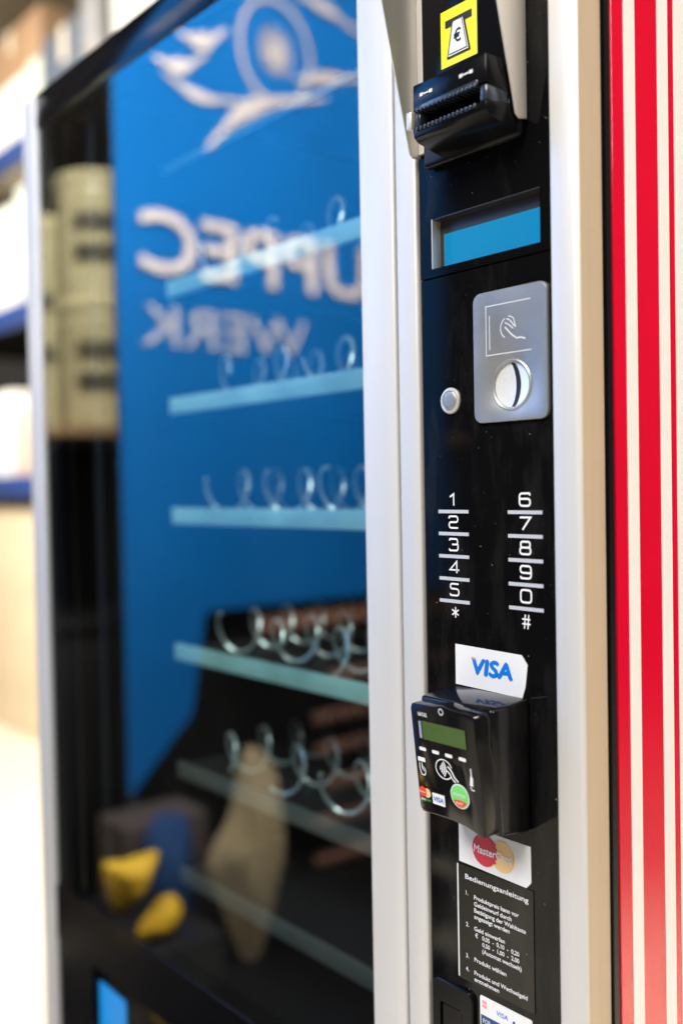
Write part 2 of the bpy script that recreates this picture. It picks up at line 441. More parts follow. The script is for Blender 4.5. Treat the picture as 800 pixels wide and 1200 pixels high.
# glazed half of the door
bxz(-1.2368, -0.6058, 0.001, 0.026, 0.4655, ZT).build('header_band', M['header'], vm, bevel=0.002)
bxz(-1.2368, -0.6058, 0.002, 0.026, -0.582, -0.513).build('sill_band', M['header'], vm, bevel=0.0006, seg=1)
bxz(-1.2368, -1.1965, 0.0062, 0.022, -0.5128, 0.4653).build('glass_border', M['header'], vm)
gp = MB().add([(-1.2366, 0.003, -0.5127 + CZ), (-0.6060, 0.003, -0.5127 + CZ), (-0.6060, 0.003, 0.4653 + CZ), (-1.2366, 0.003, 0.4653 + CZ)], [(0, 1, 2, 3)])
gp.add([(-1.2366, 0.006, -0.5127 + CZ), (-0.6060, 0.006, -0.5127 + CZ), (-0.6060, 0.006, 0.4653 + CZ), (-1.2366, 0.006, 0.4653 + CZ)], [(0, 3, 2, 1)])
gp.f += [(0, 4, 5, 1), (1, 5, 6, 2), (2, 6, 7, 3), (3, 7, 4, 0)]
me = gp.mesh('glass_pane')
me.materials.append(M['glass']); me.materials.append(M['glass2'])
for p in me.polygons: p.material_index = 0 if p.normal.y < -0.9 else 1
link('glass_pane', me, vm)
# lower door with the delivery hatch
mb = MB()
mb.box(-1.2368, -1.1365, 0.004, 0.026, ZB + CZ, -0.5822 + CZ)
mb.box(-1.1365, -0.6058, 0.004, 0.026, ZB + CZ, -0.86 + CZ)
mb.box(-0.68, -0.6058, 0.004, 0.026, -0.86 + CZ, -0.5822 + CZ)
mb.build('lower_door', M['header'], vm)
flap = bxz(-1.134, -0.682, 0.011, 0.018, -0.858, -0.590).build('delivery_flap', M['header'], vm, bevel=0.002)
bxz(-1.131, -1.062, 0.0095, 0.0108, -0.75, -0.604).build('sticker', M['stickerblue'], flap)
# interior
mb = MB()
mb.box(-1.150, -1.130, 0.030, 0.70, -0.60 + CZ, 0.48 + CZ)
mb.box(-0.600, -0.580, 0.030, 0.70, -0.60 + CZ, 0.48 + CZ)
mb.box(-1.150, -0.580, 0.705, 0.72, -0.60 + CZ, 0.48 + CZ)
mb.box(-1.150, -0.580, 0.030, 0.70, 0.4805 + CZ, 0.487 + CZ)
mb.box(-1.150, -0.580, 0.030, 0.70, -0.615 + CZ, -0.6005 + CZ)
mb.build('cabinet_lining', M['interior'], vm)
MB().tube([(-1.12, 0.12, 0.405 + CZ), (-0.615, 0.12, 0.405 + CZ)], 0.0035, 8).build('cross_bar', M['rail'], vm, smooth=True)
coil = MB()
pth = []
turns, pitch, cr = 9, 0.050, 0.0255
for i in range(turns * 22 + 1):
    a = 2 * math.pi * i / 22 + 2.4
    pth.append((cr * math.cos(a), pitch * i / 22, cr * math.sin(a)))
coil.tube(pth, 0.0024, 6)
coil_me = coil.mesh('coil', smooth=True); coil_me.materials.append(M['coil'])
for k, z in enumerate((0.254, 0.107, -0.032, -0.205, -0.356, -0.492)):
    tr = bxz(-1.122, -0.604, 0.1215, 0.66, z - 0.008, z + 0.001).build('shelf', M['tray'], vm)
    bxz(-1.112, -0.604, 0.115, 0.121, z - 0.0115, z + 0.009).build('price_rail', M['rail'] if k < 4 else M['railshade'], tr, bevel=0.001)
    for i in range(5 if k < 5 else 0):
        x = -1.030 + 0.103 * i
        c = link('coil', coil_me, tr, (x, 0.128 + 0.004 * ((i * 3 + k * 2) % 4), z + 0.0275 + CZ))
        c.rotation_euler = (0, ((i * 1.7 + k * 2.3) % 6.28) if k != 2 else 0.5 * i, 0)

# ------------------------------------------------------------------ payment column: panels
PX0, PX1, PY = -0.5403, -0.4170, 0.0035
mb = MB()   # upper panel with a window for the display
wx0, wx1, wz0, wz1 = -0.5290, -0.4267, 0.1602, 0.1973
mb.box(PX0, wx0, PY, 0.014, 0.1540 + CZ, ZT + CZ)
mb.box(wx1, PX1, PY, 0.014, 0.1540 + CZ, ZT + CZ)
mb.box(wx0, wx1, PY, 0.014, wz1 + CZ, ZT + CZ)
mb.box(wx0, wx1, PY, 0.014, 0.1540 + CZ, wz0 + CZ)
up = mb.build('upper_panel', M['panel'], vm)
lp = bxz(PX0, PX1, PY, 0.014, ZB, 0.1531).build('keypad_panel', M['panel'], vm, bevel=0.0005, seg=1)
bxz(-0.5409, -0.4164, 0.0145, 0.026, ZB, ZT).build('column_back', M['blackmat'], vm)
# display
ds = bxz(wx0, wx1, 0.0130, 0.0138, wz0, wz1).build('display', M['greyin'], vm)
ds['label'] = 'lit blue text display set behind a dark window'
mb = MB()
MB().box(wx0 + 0.0002, wx0 + 0.0012, PY + 0.0005, 0.0128, wz0 + CZ, wz1 + CZ).build('display_side', M['steel'], ds)  # glare on this inner wall put into a lighter material
mb.box(wx0 + 0.0014, wx1, PY + 0.0005, 0.0128, wz1 - 0.001 + CZ, wz1 - 0.0001 + CZ)
mb.build('display_surround', M['greyin'], ds)
bxz(wx0 + 0.0055, wx1 - 0.0002, 0.0118, 0.0126, wz0 + 0.0002, 0.1862).build('screen', M['lcd'], ds)

# ------------------------------------------------------------------ bill acceptor
ba = bxz(-0.5290, -0.4372, -0.0045, PY - 0.0003, 0.2320, 0.44).build('bill_acceptor', M['black'], vm, bevel=0.004, seg=3)
ba['label'] = 'black bill acceptor with ridged mouth between steel cheeks'
body = MB()
prof = [(-0.0048, 0.2800), (-0.0340, 0.2792), (-0.0345, 0.2612), (-0.0300, 0.2600), (-0.0120, 0.2580), (-0.0120, 0.2520),
        (-0.0310, 0.2495), (-0.0350, 0.2485), (-0.0340, 0.2430), (-0.0300, 0.2400), (-0.0048, 0.2345)]
body.prism(prof, lambda y, z: (-0.5066, y, z + CZ), lambda y, z: (-0.4388, y, z + CZ))
bo = body.build('mouth_block', M['black'], ba, bevel=0.0006, seg=2)
bxz(-0.5000, -0.4455, -0.0352, -0.0335, 0.2602, 0.2640).build('mouth_strip', M['smoke'], ba, bevel=0.0006)
for sx in (-0.5066, -0.4450):
    bxz(sx + 0.0002, sx + 0.006, -0.0335, -0.0125, 0.2497, 0.2597).build('mouth_end', M['smoke'], ba, bevel=0.001)
tooth = MB().box(-0.0009, 0.0009, -0.0012, 0.012, -0.0014, 0.0014).mesh('tooth', bevel=0.0004)
tooth.materials.append(M['smoke'])
for i in range(15):
    x = -0.5015 + i * 0.00385
    link('tooth', tooth, ba, (x, -0.0345, 0.2607 + CZ))
    link('tooth', tooth, ba, (x, -0.0352, 0.2473 + CZ))
bxz(-0.5118, -0.5067, -0.0365, -0.028, 0.2492, 0.2612).build('mouth_bracket', M['steel'], ba, bevel=0.001)
for x0, z in ((-0.4995, 0.2695), (-0.4620, 0.2700)):
    bxz(x0, x0 + 0.003, -0.03462, -0.0340, z, z + 0.0022).build('mark', M['white'], ba)
    bxz(x0 + 0.0035, x0 + 0.0085, -0.03462, -0.0340, z + 0.0006, z + 0.0015).build('mark', M['white'], ba)
    bxz(x0 + 0.009, x0 + 0.012, -0.03462, -0.0340, z, z + 0.0022).build('mark', M['white'], ba)
# steel cheeks
for cx in (-0.5385, -0.4371):
    pr = [(PY - 0.0005, 0.2440), (-0.0050, 0.2425), (-0.0085, 0.2450), (-0.0345, 0.3520), (-0.0560, 0.44), (PY - 0.0005, 0.44)]
    MB().prism(pr, lambda y, z: (cx, y, z + CZ), lambda y, z: (cx + 0.0012, y, z + CZ)).build('cheek', M['steel'], ba, bevel=0.0003, seg=1)
MB().box(-0.5371, -0.5295, 0.0002, PY - 0.0003, 0.246 + CZ, 0.44 + CZ).build('cheek_flange', M['steel'], ba)
# yellow note sticker
ys = bxz(-0.5072, -0.4724, -0.0049, -0.0046, 0.2978, 0.3378).build('note_sticker', M['yellow'], vm)
ys['label'] = 'yellow sticker with a banknote entering a slot and a euro sign'
slab([(-0.5025, 0.3302), (-0.4770, 0.3302), (-0.4770, 0.3250), (-0.5025, 0.3250)], -0.0052, -0.0050).build('slot_mark', M['blackink'], ys)
slab([(-0.4955, 0.3280), (-0.4840, 0.3280), (-0.4785, 0.3030), (-0.5010, 0.3030)], -0.0055, -0.0053).build('note_outline', M['blackink'], ys)
slab([(-0.4944, 0.3272), (-0.4851, 0.3272), (-0.4800, 0.3041), (-0.4995, 0.3041)], -0.0058, -0.0056).build('note_mark', M['sticker'], ys)
slab([(-0.4940, 0.3268), (-0.4855, 0.3268), (-0.4809, 0.3050), (-0.4986, 0.3050)], -0.00598, -0.00585).build('note_outline', M['blackink'], ys)
slab([(-0.4936, 0.3265), (-0.4859, 0.3265), (-0.4815, 0.3056), (-0.4980, 0.3056)], -0.0062, -0.0060).build('note_mark', M['sticker'], ys)
text('€', -0.4932, -0.4862, 0.3115, 0.3210, -0.0064, M['blackink'], ys, bold=0.015)

# ------------------------------------------------------------------ coin plate
cx, cz, hr = -0.4506, 0.0675, 0.0166
mb = MB(); n = 56
def rr_ray(a, x0, x1, z0, z1, r):
    """point of the rounded rectangle seen from the hole centre at angle a"""
    best = None
    pts = rrect(x0, x1, z0, z1, r, 10); d = Vector((math.cos(a), math.sin(a)))
    for i in range(len(pts)):
        p, q = Vector(pts[i]) - Vector((cx, cz)), Vector(pts[(i + 1) % len(pts)]) - Vector((cx, cz))
        e = q - p; den = d.x * e.y - d.y * e.x
        if abs(den) < 1e-12: continue
        t = (p.x * e.y - p.y * e.x) / den; s_ = (p.x * d.y - p.y * d.x) / den
        if t > 0 and -1e-6 <= s_ <= 1 + 1e-6: best = t if best is None else min(best, t)
    return (cx + d.x * best, cz + d.y * best)
angs = sorted([2 * math.pi * k / 48 for k in range(48)] + [math.atan2(z - cz, x - cx) % (2 * math.pi) for x, z in rrect(-0.4855, -0.4195, 0.0430, 0.1340, 0.0068, 5)])
outer = [rr_ray(a, -0.4855, -0.4195, 0.0430, 0.1340, 0.0068) for a in angs]
inset = [rr_ray(a, -0.4849, -0.4201, 0.0436, 0.1334, 0.0063) for a in angs]
N_ = len(angs)
rings = [[(x, PY - 0.0002, z + CZ) for x, z in outer], [(x, 0.0010, z + CZ) for x, z in outer], [(x, 0.0004, z + CZ) for x, z in inset],
         [(cx + (hr + 0.0012) * math.cos(a), 0.0004, cz + (hr + 0.0012) * math.sin(a) + CZ) for a in angs],
         [(cx + hr * math.cos(a), 0.0012, cz + hr * math.sin(a) + CZ) for a in angs],
         [(cx + hr * math.cos(a), PY - 0.0002, cz + hr * math.sin(a) + CZ) for a in angs]]
for R_ in rings: mb.v += R_
for i in range(5):
    for k in range(N_):
        mb.f.append((i * N_ + k, i * N_ + (k + 1) % N_, (i + 1) * N_ + (k + 1) % N_, (i + 1) * N_ + k))
cp = mb.build('coin_plate', M['plate'], vm, smooth=True)
cp['label'] = 'satin steel coin plate with engraved hand symbol and round coin dish'
MB().lathe([(hr + 0.0008, -0.0003), (hr + 0.0013, 0.0005), (hr + 0.0002, 0.0012), (hr - 0.0012, 0.0006), (hr - 0.0014, -0.0010)], (cx, 0.0008, cz + CZ), 'y', 48, cap=False).build('dish_rim', M['plate'], cp, smooth=True)
# domed half-dish on the left, deep cup on the right, dark coin slot between
mb = MB(); rings_n = 9
for i in range(rings_n + 1):
    t = i / rings_n; r = (hr - 0.0013) * (1 - t)
    for k in range(40):
        a = 2 * math.pi * k / 40
        mb.v.append((cx + r * math.cos(a), 0.0012 + 0.0018 * (1 - (r / hr) ** 2), cz + r * math.sin(a) + CZ))
for i in range(rings_n):
    for k in range(40): mb.f.append((i * 40 + k, i * 40 + (k + 1) % 40, (i + 1) * 40 + (k + 1) % 40, (i + 1) * 40 + k))
mb.build('coin_dish', M['bright'], cp, smooth=True)
def dish_y(x, z):
    r2 = ((x - cx) ** 2 + (z - cz) ** 2) / hr ** 2
    return 0.0012 + 0.0018 * (1 - r2)
mb = MB(); L1 = []; L2 = []
for i in range(17):
    a = -1.22 + 2.44 * i / 16
    z = cz + 0.0158 * math.sin(a) / math.sin(1.22) * 0.94
    bow = 0.0046 * math.cos(a * 1.05)
    L1.append((cx - 0.0022 + bow, dish_y(cx, z) - 0.0003, z + CZ)); L2.append((cx - 0.0022 + bow + 0.0024 + 0.0018 * math.cos(a), dish_y(cx, z) - 0.0003, z + CZ))
mb.add(L1 + L2, [(i, i + 1, i + 18, i + 17) for i in range(16)])
mb.build('coin_slot', M['blackink'], cp)
fnp = lambda u, v, l=0: (u, 0.0002 - l, v + CZ)
mb = MB()
for j, pth in enumerate(([(-0.4330, 0.1237), (-0.4728, 0.1237), (-0.4728, 0.0896), (-0.4326, 0.0896)], [(-0.4695, 0.1170), (-0.4695, 0.0935)])):
    ribbon(mb, pth, 0.0007, fnp, lift=j * 0.0001)
mb.build('engraved_frame', M['engrave'], cp)
mb = MB()
ribbon(mb, [(-0.4520 + 0.0075 * math.cos(math.radians(a)), 0.1068 + 0.0075 * math.sin(math.radians(a))) for a in range(120, 245, 12)], 0.0008, fnp)
ribbon(mb, round_path([(-0.4555, 0.1075), (-0.4500, 0.1020), (-0.4450, 0.0985), (-0.4420, 0.0990), (-0.4375, 0.0975)], 0.002), 0.0011, fnp, lift=0.0001)
ribbon(mb, round_path([(-0.4540, 0.1130), (-0.4505, 0.1115), (-0.4480, 0.1080), (-0.4455, 0.1065)], 0.002), 0.0009, fnp, lift=0.0002)
ribbon(mb, round_path([(-0.4555, 0.1105), (-0.4515, 0.1085), (-0.4480, 0.1055)], 0.002), 0.0009, fnp, lift=0.0003)
ribbon(mb, round_path([(-0.4520, 0.1145), (-0.4475, 0.1130), (-0.4460, 0.1070)], 0.002), 0.0008, fnp, lift=0.0004)
mb.build('engraved_hand', M['engrave'], cp)
# return button
bt = MB().lathe([(0.0096, -0.0002), (0.0096, 0.0012), (0.0088, 0.0021), (0.0074, 0.0023), (0.0071, 0.0016)], (-0.5106, PY, 0.0613 + CZ), 'y', 40, cap=False).build('return_button', M['steel'], vm, smooth=True)
MB().lathe([(0.0069, 0.0000), (0.0069, 0.0019), (0.0063, 0.0023), (0.0030, 0.0024), (0.0002, 0.0024)], (-0.5106, PY, 0.0613 + CZ), 'y', 40).build('button_cap', M['plate'], bt, smooth=True)

# ------------------------------------------------------------------ keypad print
LZ = (-0.0198, -0.0362, -0.0528, -0.0694, -0.0859)
D = {
 '1': [([(0.12, 0.74), (0.56, 1), (0.56, 0)], False)],
 '2': [([(0, 0.80), (0, 1), (1, 1), (1, 0.50), (0, 0.50), (0, 0), (1.04, 0)], False)],
 '3': [([(0.02, 0.84), (0.02, 1), (0.94, 1), (0.94, 0.52), (0.30, 0.52)], False), ([(0.86, 0.52), (1, 0.52), (1, 0), (0, 0), (0, 0.17)], False)],
 '4': [([(0.80, 0), (0.80, 1), (0.0, 0.27), (1.08, 0.27)], False)],
 '5': [([(0.98, 1), (0.03, 1), (0.03, 0.57), (1, 0.57), (1, 0), (0, 0), (0, 0.17)], False)],
 '6': [([(0.97, 0.82), (0.97, 1), (0, 1), (0, 0), (1, 0), (1, 0.56), (0.08, 0.56)], False)],
 '7': [([(0, 1), (1.02, 1), (0.26, 0)], False)],
 '8': [([(0.06, 1), (0.94, 1), (0.94, 0.53), (0.06, 0.53)], True), ([(0, 0.53), (1, 0.53), (1, 0), (0, 0)], True)],
 '9': [([(0.03, 0.18), (0.03, 0), (1, 0), (1, 1), (0, 1), (0, 0.44), (0.92, 0.44)], False)],
 '0': [([(0, 0), (1, 0), (1, 1), (0, 1)], True)],
 '*': [([(0.5, 0), (0.5, 1)], False), ([(0.06, 0.25), (0.94, 0.75)], False), ([(0.06, 0.75), (0.94, 0.25)], False)],
 '#': [([(0.22, 0), (0.34, 1)], False), ([(0.66, 0), (0.78, 1)], False), ([(0, 0.34), (0.98, 0.34)], False), ([(0.02, 0.67), (1.0, 0.67)], False)],
}
def digit(ch, cxx, zb, w, h, sw):
    mb = MB()
    fn = lambda u, v, l=0: (u, PY - 0.0003 - l, v + CZ)
    for j, (pts, cl) in enumerate(D[ch]):
        pp = [(cxx - w / 2 + u * w, zb + v * h) for u, v in pts]
        r = 0 if ch in '147*#' else 0.0026
        pp = round_path(pp, r, cl) if r else [Vector(q) for q in pp]
        ribbon(mb, pp, sw, fn, cl, lift=j * 0.00012)
    return mb.build('digit', M['white'], lp)
for col, (cxx, chars) in enumerate(((-0.5100, '12345'), (-0.4427, '67890'))):
    for i, ch in enumerate(chars):
        bxz(cxx - 0.0151, cxx + 0.0151, PY - 0.0005, PY - 0.0001, LZ[i] - 0.00125, LZ[i] + 0.00125).build('key_line', M['greyline'], lp)
        digit(ch, cxx, LZ[i] + 0.0044, 0.0086 if col == 0 else 0.0092, 0.0085, 0.00125 if col == 0 else 0.0014)
digit('*', -0.5093, -0.0978, 0.0072, 0.0078, 0.0011)
digit('#', -0.4425, -0.0996, 0.0072, 0.0098, 0.0011)

# ------------------------------------------------------------------ stickers on the column
sv = slab([(-0.5098, -0.1466), (-0.4470, -0.1480), (-0.4442, -0.1400), (-0.4420, -0.1245), (-0.4472, -0.1182), (-0.5098, -0.1171)][::-1], PY - 0.0006, PY - 0.0001).build('card_sticker', M['sticker'], vm)
sv['label'] = 'white sticker with blue VISA lettering and clipped corners'
text('VISA', -0.4935, -0.4550, -0.1374, -0.1248, PY - 0.0009, M['visablue'], sv, bold=0.045, shear=0.12)
slab([(-0.4942, -0.1247), (-0.4915, -0.1247), (-0.4898, -0.1272)], PY - 0.0012, PY - 0.0010).build('logo_tip', M['orange'], sv)
sm = slab([(-0.5092, -0.2780), (-0.4458, -0.2795), (-0.4413, -0.2748), (-0.4416, -0.2498), (-0.5092, -0.2495)][::-1], PY - 0.0006, PY - 0.0001).build('card_sticker', M['sticker'], vm)
sm['label'] = 'white sticker with overlapping red and pale orange circles'
slab(circle(-0.4672, -0.2638, 0.0112), PY - 0.0009, PY - 0.0007).build('logo_circle', M['mcyel'], sm)
slab(circle(-0.4838, -0.2635, 0.0115), PY - 0.0012, PY - 0.0010).build('logo_circle', M['mcred'], sm)
for i in range(5):
    z = -0.2570 - i * 0.0032
    bxz(-0.4770, -0.4712 - 0.0008 * abs(i - 2), PY - 0.00145, PY - 0.00125, z - 0.0008, z + 0.0008).build('logo_bar', M['mcred'], sm)
text('MasterCard', -0.4938, -0.4568, -0.2665, -0.2605, PY - 0.0017, M['white'], sm, bold=0.025, shear=0.15)
# instruction card
ic = bxz(-0.5112, -0.4397, PY - 0.0007, PY - 0.0001, -0.3655, -0.2800).build('instruction_card', M['card'], vm)
ic['label'] = 'black card with German operating instructions in white'
bxz(-0.5112, -0.5100, PY - 0.0010, PY - 0.0008, -0.3645, -0.2802).build('edge_line', M['white'], ic)
YT = PY - 0.0011
text('Bedienungsanleitung', -0.5030, -0.4435, -0.2893, None, YT, M['white'], ic, bold=0.018, unit=0.0052)
LN = [(-0.5025, None, -0.3010, '1.'), (-0.4945, -0.4525, -0.3022, 'Produktpreis kann vor'), (-0.4945, -0.4590, -0.3070, 'Geldeinwurf durch'),
      (-0.4945, -0.4462, -0.3117, 'Betätigung der Wahltaste'), (-0.4945, -0.4610, -0.3163, 'angezeigt werden'),
      (-0.5028, None, -0.3245, '2.'), (-0.4947, -0.4655, -0.3252, 'Geld einwerfen'), (-0.4938, None, -0.3300, '€'),
      (-0.4870, -0.4525, -0.3298, '0,05  -  0,10  -  0,20'), (-0.4870, -0.4525, -0.3346, '0,50  -  1,00  -  2,00'),
      (-0.4872, -0.4505, -0.3394, '(Automat wechselt)'), (-0.5032, None, -0.3478, '3.'), (-0.4950, -0.4645, -0.3482, 'Produkt wählen'),
      (-0.5035, None, -0.3577, '4.'), (-0.4952, -0.4455, -0.3580, 'Produkt und Wechselgeld'), (-0.4952, -0.4715, -0.3627, 'entnehmen')]
for x0, x1, z, s in LN:
    text(s, x0, x1, z, None, YT, M['white'], ic, bold=0.022, unit=0.0044)
# lower sticker and bezel
sl = slab(rrect(-0.4905, -0.4420, -0.4300, -0.3712, 0.0015, 3), PY - 0.0006, PY - 0.0001).build('card_sticker', M['sticker'], vm)
sl['label'] = 'white sticker with small VISA lettering above a blue field'
text('VISA', -0.4745, -0.4640, -0.3800, -0.3765, PY - 0.0009, M['visablue'], sl, bold=0.0, shear=0.12)
for z in (-0.3752, -0.3782):
    slab(rrect(-0.4882, -0.4838, z - 0.0011, z + 0.0011, 0.0008, 2), PY - 0.0009, PY - 0.0007).build('logo_bar', M['pink'], sl)
bxz(-0.4895, -0.4430, PY - 0.0009, PY - 0.0007, -0.4200, -0.3850).build('blue_field', M['navy'], sl)
text('FOR', -0.4872, -0.4800, -0.3905, -0.3870, PY - 0.0012, M['white'], sl, bold=0.01)
slab(circle(-0.4585, -0.3793, 0.0012, 16), PY - 0.0009, PY - 0.0007).build('logo_dot', M['navy'], sl)
bz = MB()
bo_ = rrect(-0.5370, -0.4955, -0.4700, -0.3730, 0.0060, 6); bi_ = rrect(-0.5290, -0.5065, -0.4620, -0.3895, 0.0022, 6)
nb = len(bo_)
bi2 = bi_
for yy, pts in ((PY - 0.0002, bo_), (0.0012, bo_), (0.0003, [(x + (0.0009 if x < -0.516 else -0.0009), z + (0.0009 if z < -0.42 else -0.0009)) for x, z in bo_]),
                (0.0003, bi2), (PY - 0.0003, bi2)):
    bz.v += [(x, yy, z + CZ) for x, z in pts]
for i in range(4):
    for k in range(nb): bz.f.append((i * nb + k, i * nb + (k + 1) % nb, (i + 1) * nb + (k + 1) % nb, (i + 1) * nb + k))
bze = bz.build('coin_return_bezel', M['black'], vm, smooth=True)
slab(rrect(-0.5275, -0.5080, -0.4600, -0.3910, 0.0018, 4), 0.0018, PY - 0.0005).build('return_flap', M['black'], bze, bevel=0.0004, seg=1)

# ------------------------------------------------------------------ card reader
shell = MB()
shell.add([(-0.5100, PY - 0.0002, -0.2390 + CZ), (-0.4405, PY - 0.0002, -0.2390 + CZ), (-0.4405, PY - 0.0002, -0.1470 + CZ), (-0.5100, PY - 0.0002, -0.1470 + CZ),
           (-0.5095, -0.0270, -0.2360 + CZ), (-0.4412, -0.0270, -0.2360 + CZ), (-0.4412, -0.0345, -0.1495 + CZ), (-0.5095, -0.0345, -0.1495 + CZ)],
          [(0, 1, 2, 3), (7, 6, 5, 4), (0, 4, 5, 1), (1, 5, 6, 2), (2, 6, 7, 3), (3, 7, 4, 0)])
rd = shell.build('card_reader', M['reader'], vm, bevel=0.0028, seg=3)
rd['label'] = 'black card reader with green screen and contactless symbol'
def rp(z): return -(0.0470 - (-0.152 - z) * 0.114)
def rf(u, v, l=0): return (u, rp(v) - 0.0003 - l, v + CZ)
# front shell: outline with clipped lower corners and an arched lip
outl = [(-0.5045, -0.2310), (-0.5068, -0.2275), (-0.5068, -0.1560), (-0.5050, -0.1523), (-0.4860, -0.1515), (-0.4810, -0.1508), (-0.4763, -0.1500), (-0.4716, -0.1508), (-0.4666, -0.1515),
        (-0.4478, -0.1523), (-0.4462, -0.1560), (-0.4468, -0.1750), (-0.4452, -0.1900), (-0.4450, -0.2300), (-0.4465, -0.2355), (-0.4500, -0.2362), (-0.4560, -0.2338), (-0.4640, -0.2318),
        (-0.4760, -0.2306), (-0.4880, -0.2306)]
MB().prism(outl, lambda u, v: (u, rp(v), v + CZ), lambda u, v: (u + (0.0008 if u < -0.476 else 0.0032), rp(v) + 0.0135, v + CZ + (0.0008 if v > -0.19 else 0.0018))).build('face', M['reader'], rd, bevel=0.0011, seg=2)
def face_slab(pts, lift, name, mat):
    return MB().prism(pts, lambda u, v: rf(u, v, lift + 0.0002), lambda u, v: rf(u, v, lift)).build(name, mat, rd)
face_slab(rrect(-0.4992, -0.4545, -0.1770, -0.1630, 0.0006, 2), 0.0, 'screen_bezel', M['blackmat'])
face_slab(rrect(-0.4954, -0.4550, -0.1764, -0.1635, 0.0004, 2), 0.0003, 'screen', M['lcdgreen'])
face_slab(rrect(-0.4990, -0.4966, -0.1762, -0.1640, 0.0004, 2), 0.0003, 'screen_edge', M['lcdgrey'])
for x in (-0.4977, -0.4851, -0.4726, -0.4599):
    face_slab(rrect(x - 0.0033, x + 0.0033, -0.1853, -0.1829, 0.0008, 4), 0.0, 'key', M['white'])
mb = MB(); ribbon(mb, circle(-0.4763, -0.1543, 0.0020, 24), 0.0010, rf, True); mb.build('indicator_ring', M['greyline'], rd)
text('NAYAX', -0.4992, -0.4902, -0.1605, -0.1575, 0, M['white'], rd, bold=0.03, fn=lambda u, v: rf(u, v))
mb = MB()   # contactless symbol: oval, waves, hand with card
ribbon(mb, [(-0.4785 + 0.0078 * math.cos(math.radians(a)), -0.1948 + 0.0068 * math.sin(math.radians(a))) for a in range(-30 + 50, 360 - 35, 12)], 0.0008, rf)
for k in range(4):
    r = 0.0016 + 0.0016 * k
    ribbon(mb, [(-0.4830 + r * math.cos(math.radians(a)), -0.1945 + 1.1 * r * math.sin(math.radians(a))) for a in range(-48, 49, 12)], 0.0010, rf, lift=0.0002)
ribbon(mb, round_path([(-0.4745, -0.1920), (-0.4715, -0.1940), (-0.4690, -0.1985), (-0.4655, -0.2010)], 0.002), 0.0013, rf, lift=0.0003)
ribbon(mb, round_path([(-0.4760, -0.1950), (-0.4730, -0.1965), (-0.4710, -0.2000), (-0.4680, -0.2020)], 0.002), 0.0010, rf, lift=0.0004)
mb.build('contactless_icon', M['white'], rd)
mb = MB()   # insert-card hand icon
mb.prism(rrect(-0.5035, -0.4962, -0.1935, -0.1905, 0.0004, 2), lambda u, v: rf(u, v, 0.0002), lambda u, v: rf(u, v, 0))
ribbon(mb, round_path([(-0.5022, -0.1942), (-0.5022, -0.1990), (-0.5010, -0.2030), (-0.4975, -0.2030), (-0.4965, -0.1990), (-0.4985, -0.1975), (-0.5000, -0.1960)], 0.001), 0.0007, rf, lift=0.0003)
ribbon(mb, round_path([(-0.4998, -0.1942), (-0.4998, -0.1985), (-0.4978, -0.2000)], 0.001), 0.0007, rf, lift=0.0004)
mb.build('insert_card_icon', M['white'], rd)
mb = MB()   # swipe icon at the right edge
mb.prism([(-0.4551, -0.2010), (-0.4521, -0.2015), (-0.4518, -0.1950), (-0.4540, -0.1945)], lambda u, v: rf(u, v, 0.0002), lambda u, v: rf(u, v, 0))
ribbon(mb, [(-0.4530, -0.1890), (-0.4528, -0.1950)], 0.0010, rf, lift=0.0003)
ribbon(mb, round_path([(-0.4545, -0.2020), (-0.4530, -0.2040), (-0.4510, -0.2035)], 0.001), 0.0009, rf, lift=0.0003)
mb.build('swipe_icon', M['white'], rd)
face_slab(circle(-0.4975, -0.2160, 0.0034, 24), 0.0, 'logo_circle', M['mcyel'])
face_slab(circle(-0.5015, -0.2155, 0.0036, 24), 0.0003, 'logo_circle', M['redp'])
text('MasterCard', -0.5045, -0.4945, -0.2163, -0.2148, 0, M['white'], rd, fn=lambda u, v: rf(u, v, 0.0006))
text('pay', -0.5040, -0.4995, -0.2225, -0.2203, 0, M['white'], rd, bold=0.02, fn=lambda u, v: rf(u, v, 0.0002))
text('pass', -0.4993, -0.4945, -0.2225, -0.2203, 0, M['greentx'], rd, bold=0.02, fn=lambda u, v: rf(u, v, 0.0002))
face_slab(rrect(-0.4925, -0.4806, -0.2222, -0.2142, 0.0005, 2), 0.0, 'logo_field', M['sticker'])
text('VISA', -0.4913, -0.4818, -0.2200, -0.2165, 0, M['visablue'], rd, bold=0.02, shear=0.12, fn=lambda u, v: rf(u, v, 0.0004))
face_slab(circle(-0.4655, -0.2109, 0.0086, 36), 0.0, 'badge', M['sticker'])
face_slab(circle(-0.4655, -0.2109, 0.0078, 36), 0.0003, 'badge_field', M['green'])
arc = [(-0.4655 + 0.0068 * math.cos(math.radians(a)), -0.2112 + 0.0070 * math.sin(math.radians(a))) for a in range(205, 336, 10)]
face_slab(arc + [(-0.4655, -0.2133)], 0.0006, 'badge_mark', M['redp'])
text('monyx', -0.4712, -0.4600, -0.2118, -0.2090, 0, M['white'], rd, bold=0.01, fn=lambda u, v: rf(u, v, 0.0006))
text('PAY', -0.4688, -0.4624, -0.2168, -0.2147, 0, M['white'], rd, bold=0.01, fn=lambda u, v: rf(u, v, 0.0009))

# ------------------------------------------------------------------ what the glass reflects: things standing across from the machine
BX = -2.40
bn = thing('banner', 'blue banner with pale lettering and bicycle wheel logo, mirrored in the window glass', 'banner', (BX, -1.3, 0))
def bf(y, z, l=0.0): return (BX + l, y, z + CZ)
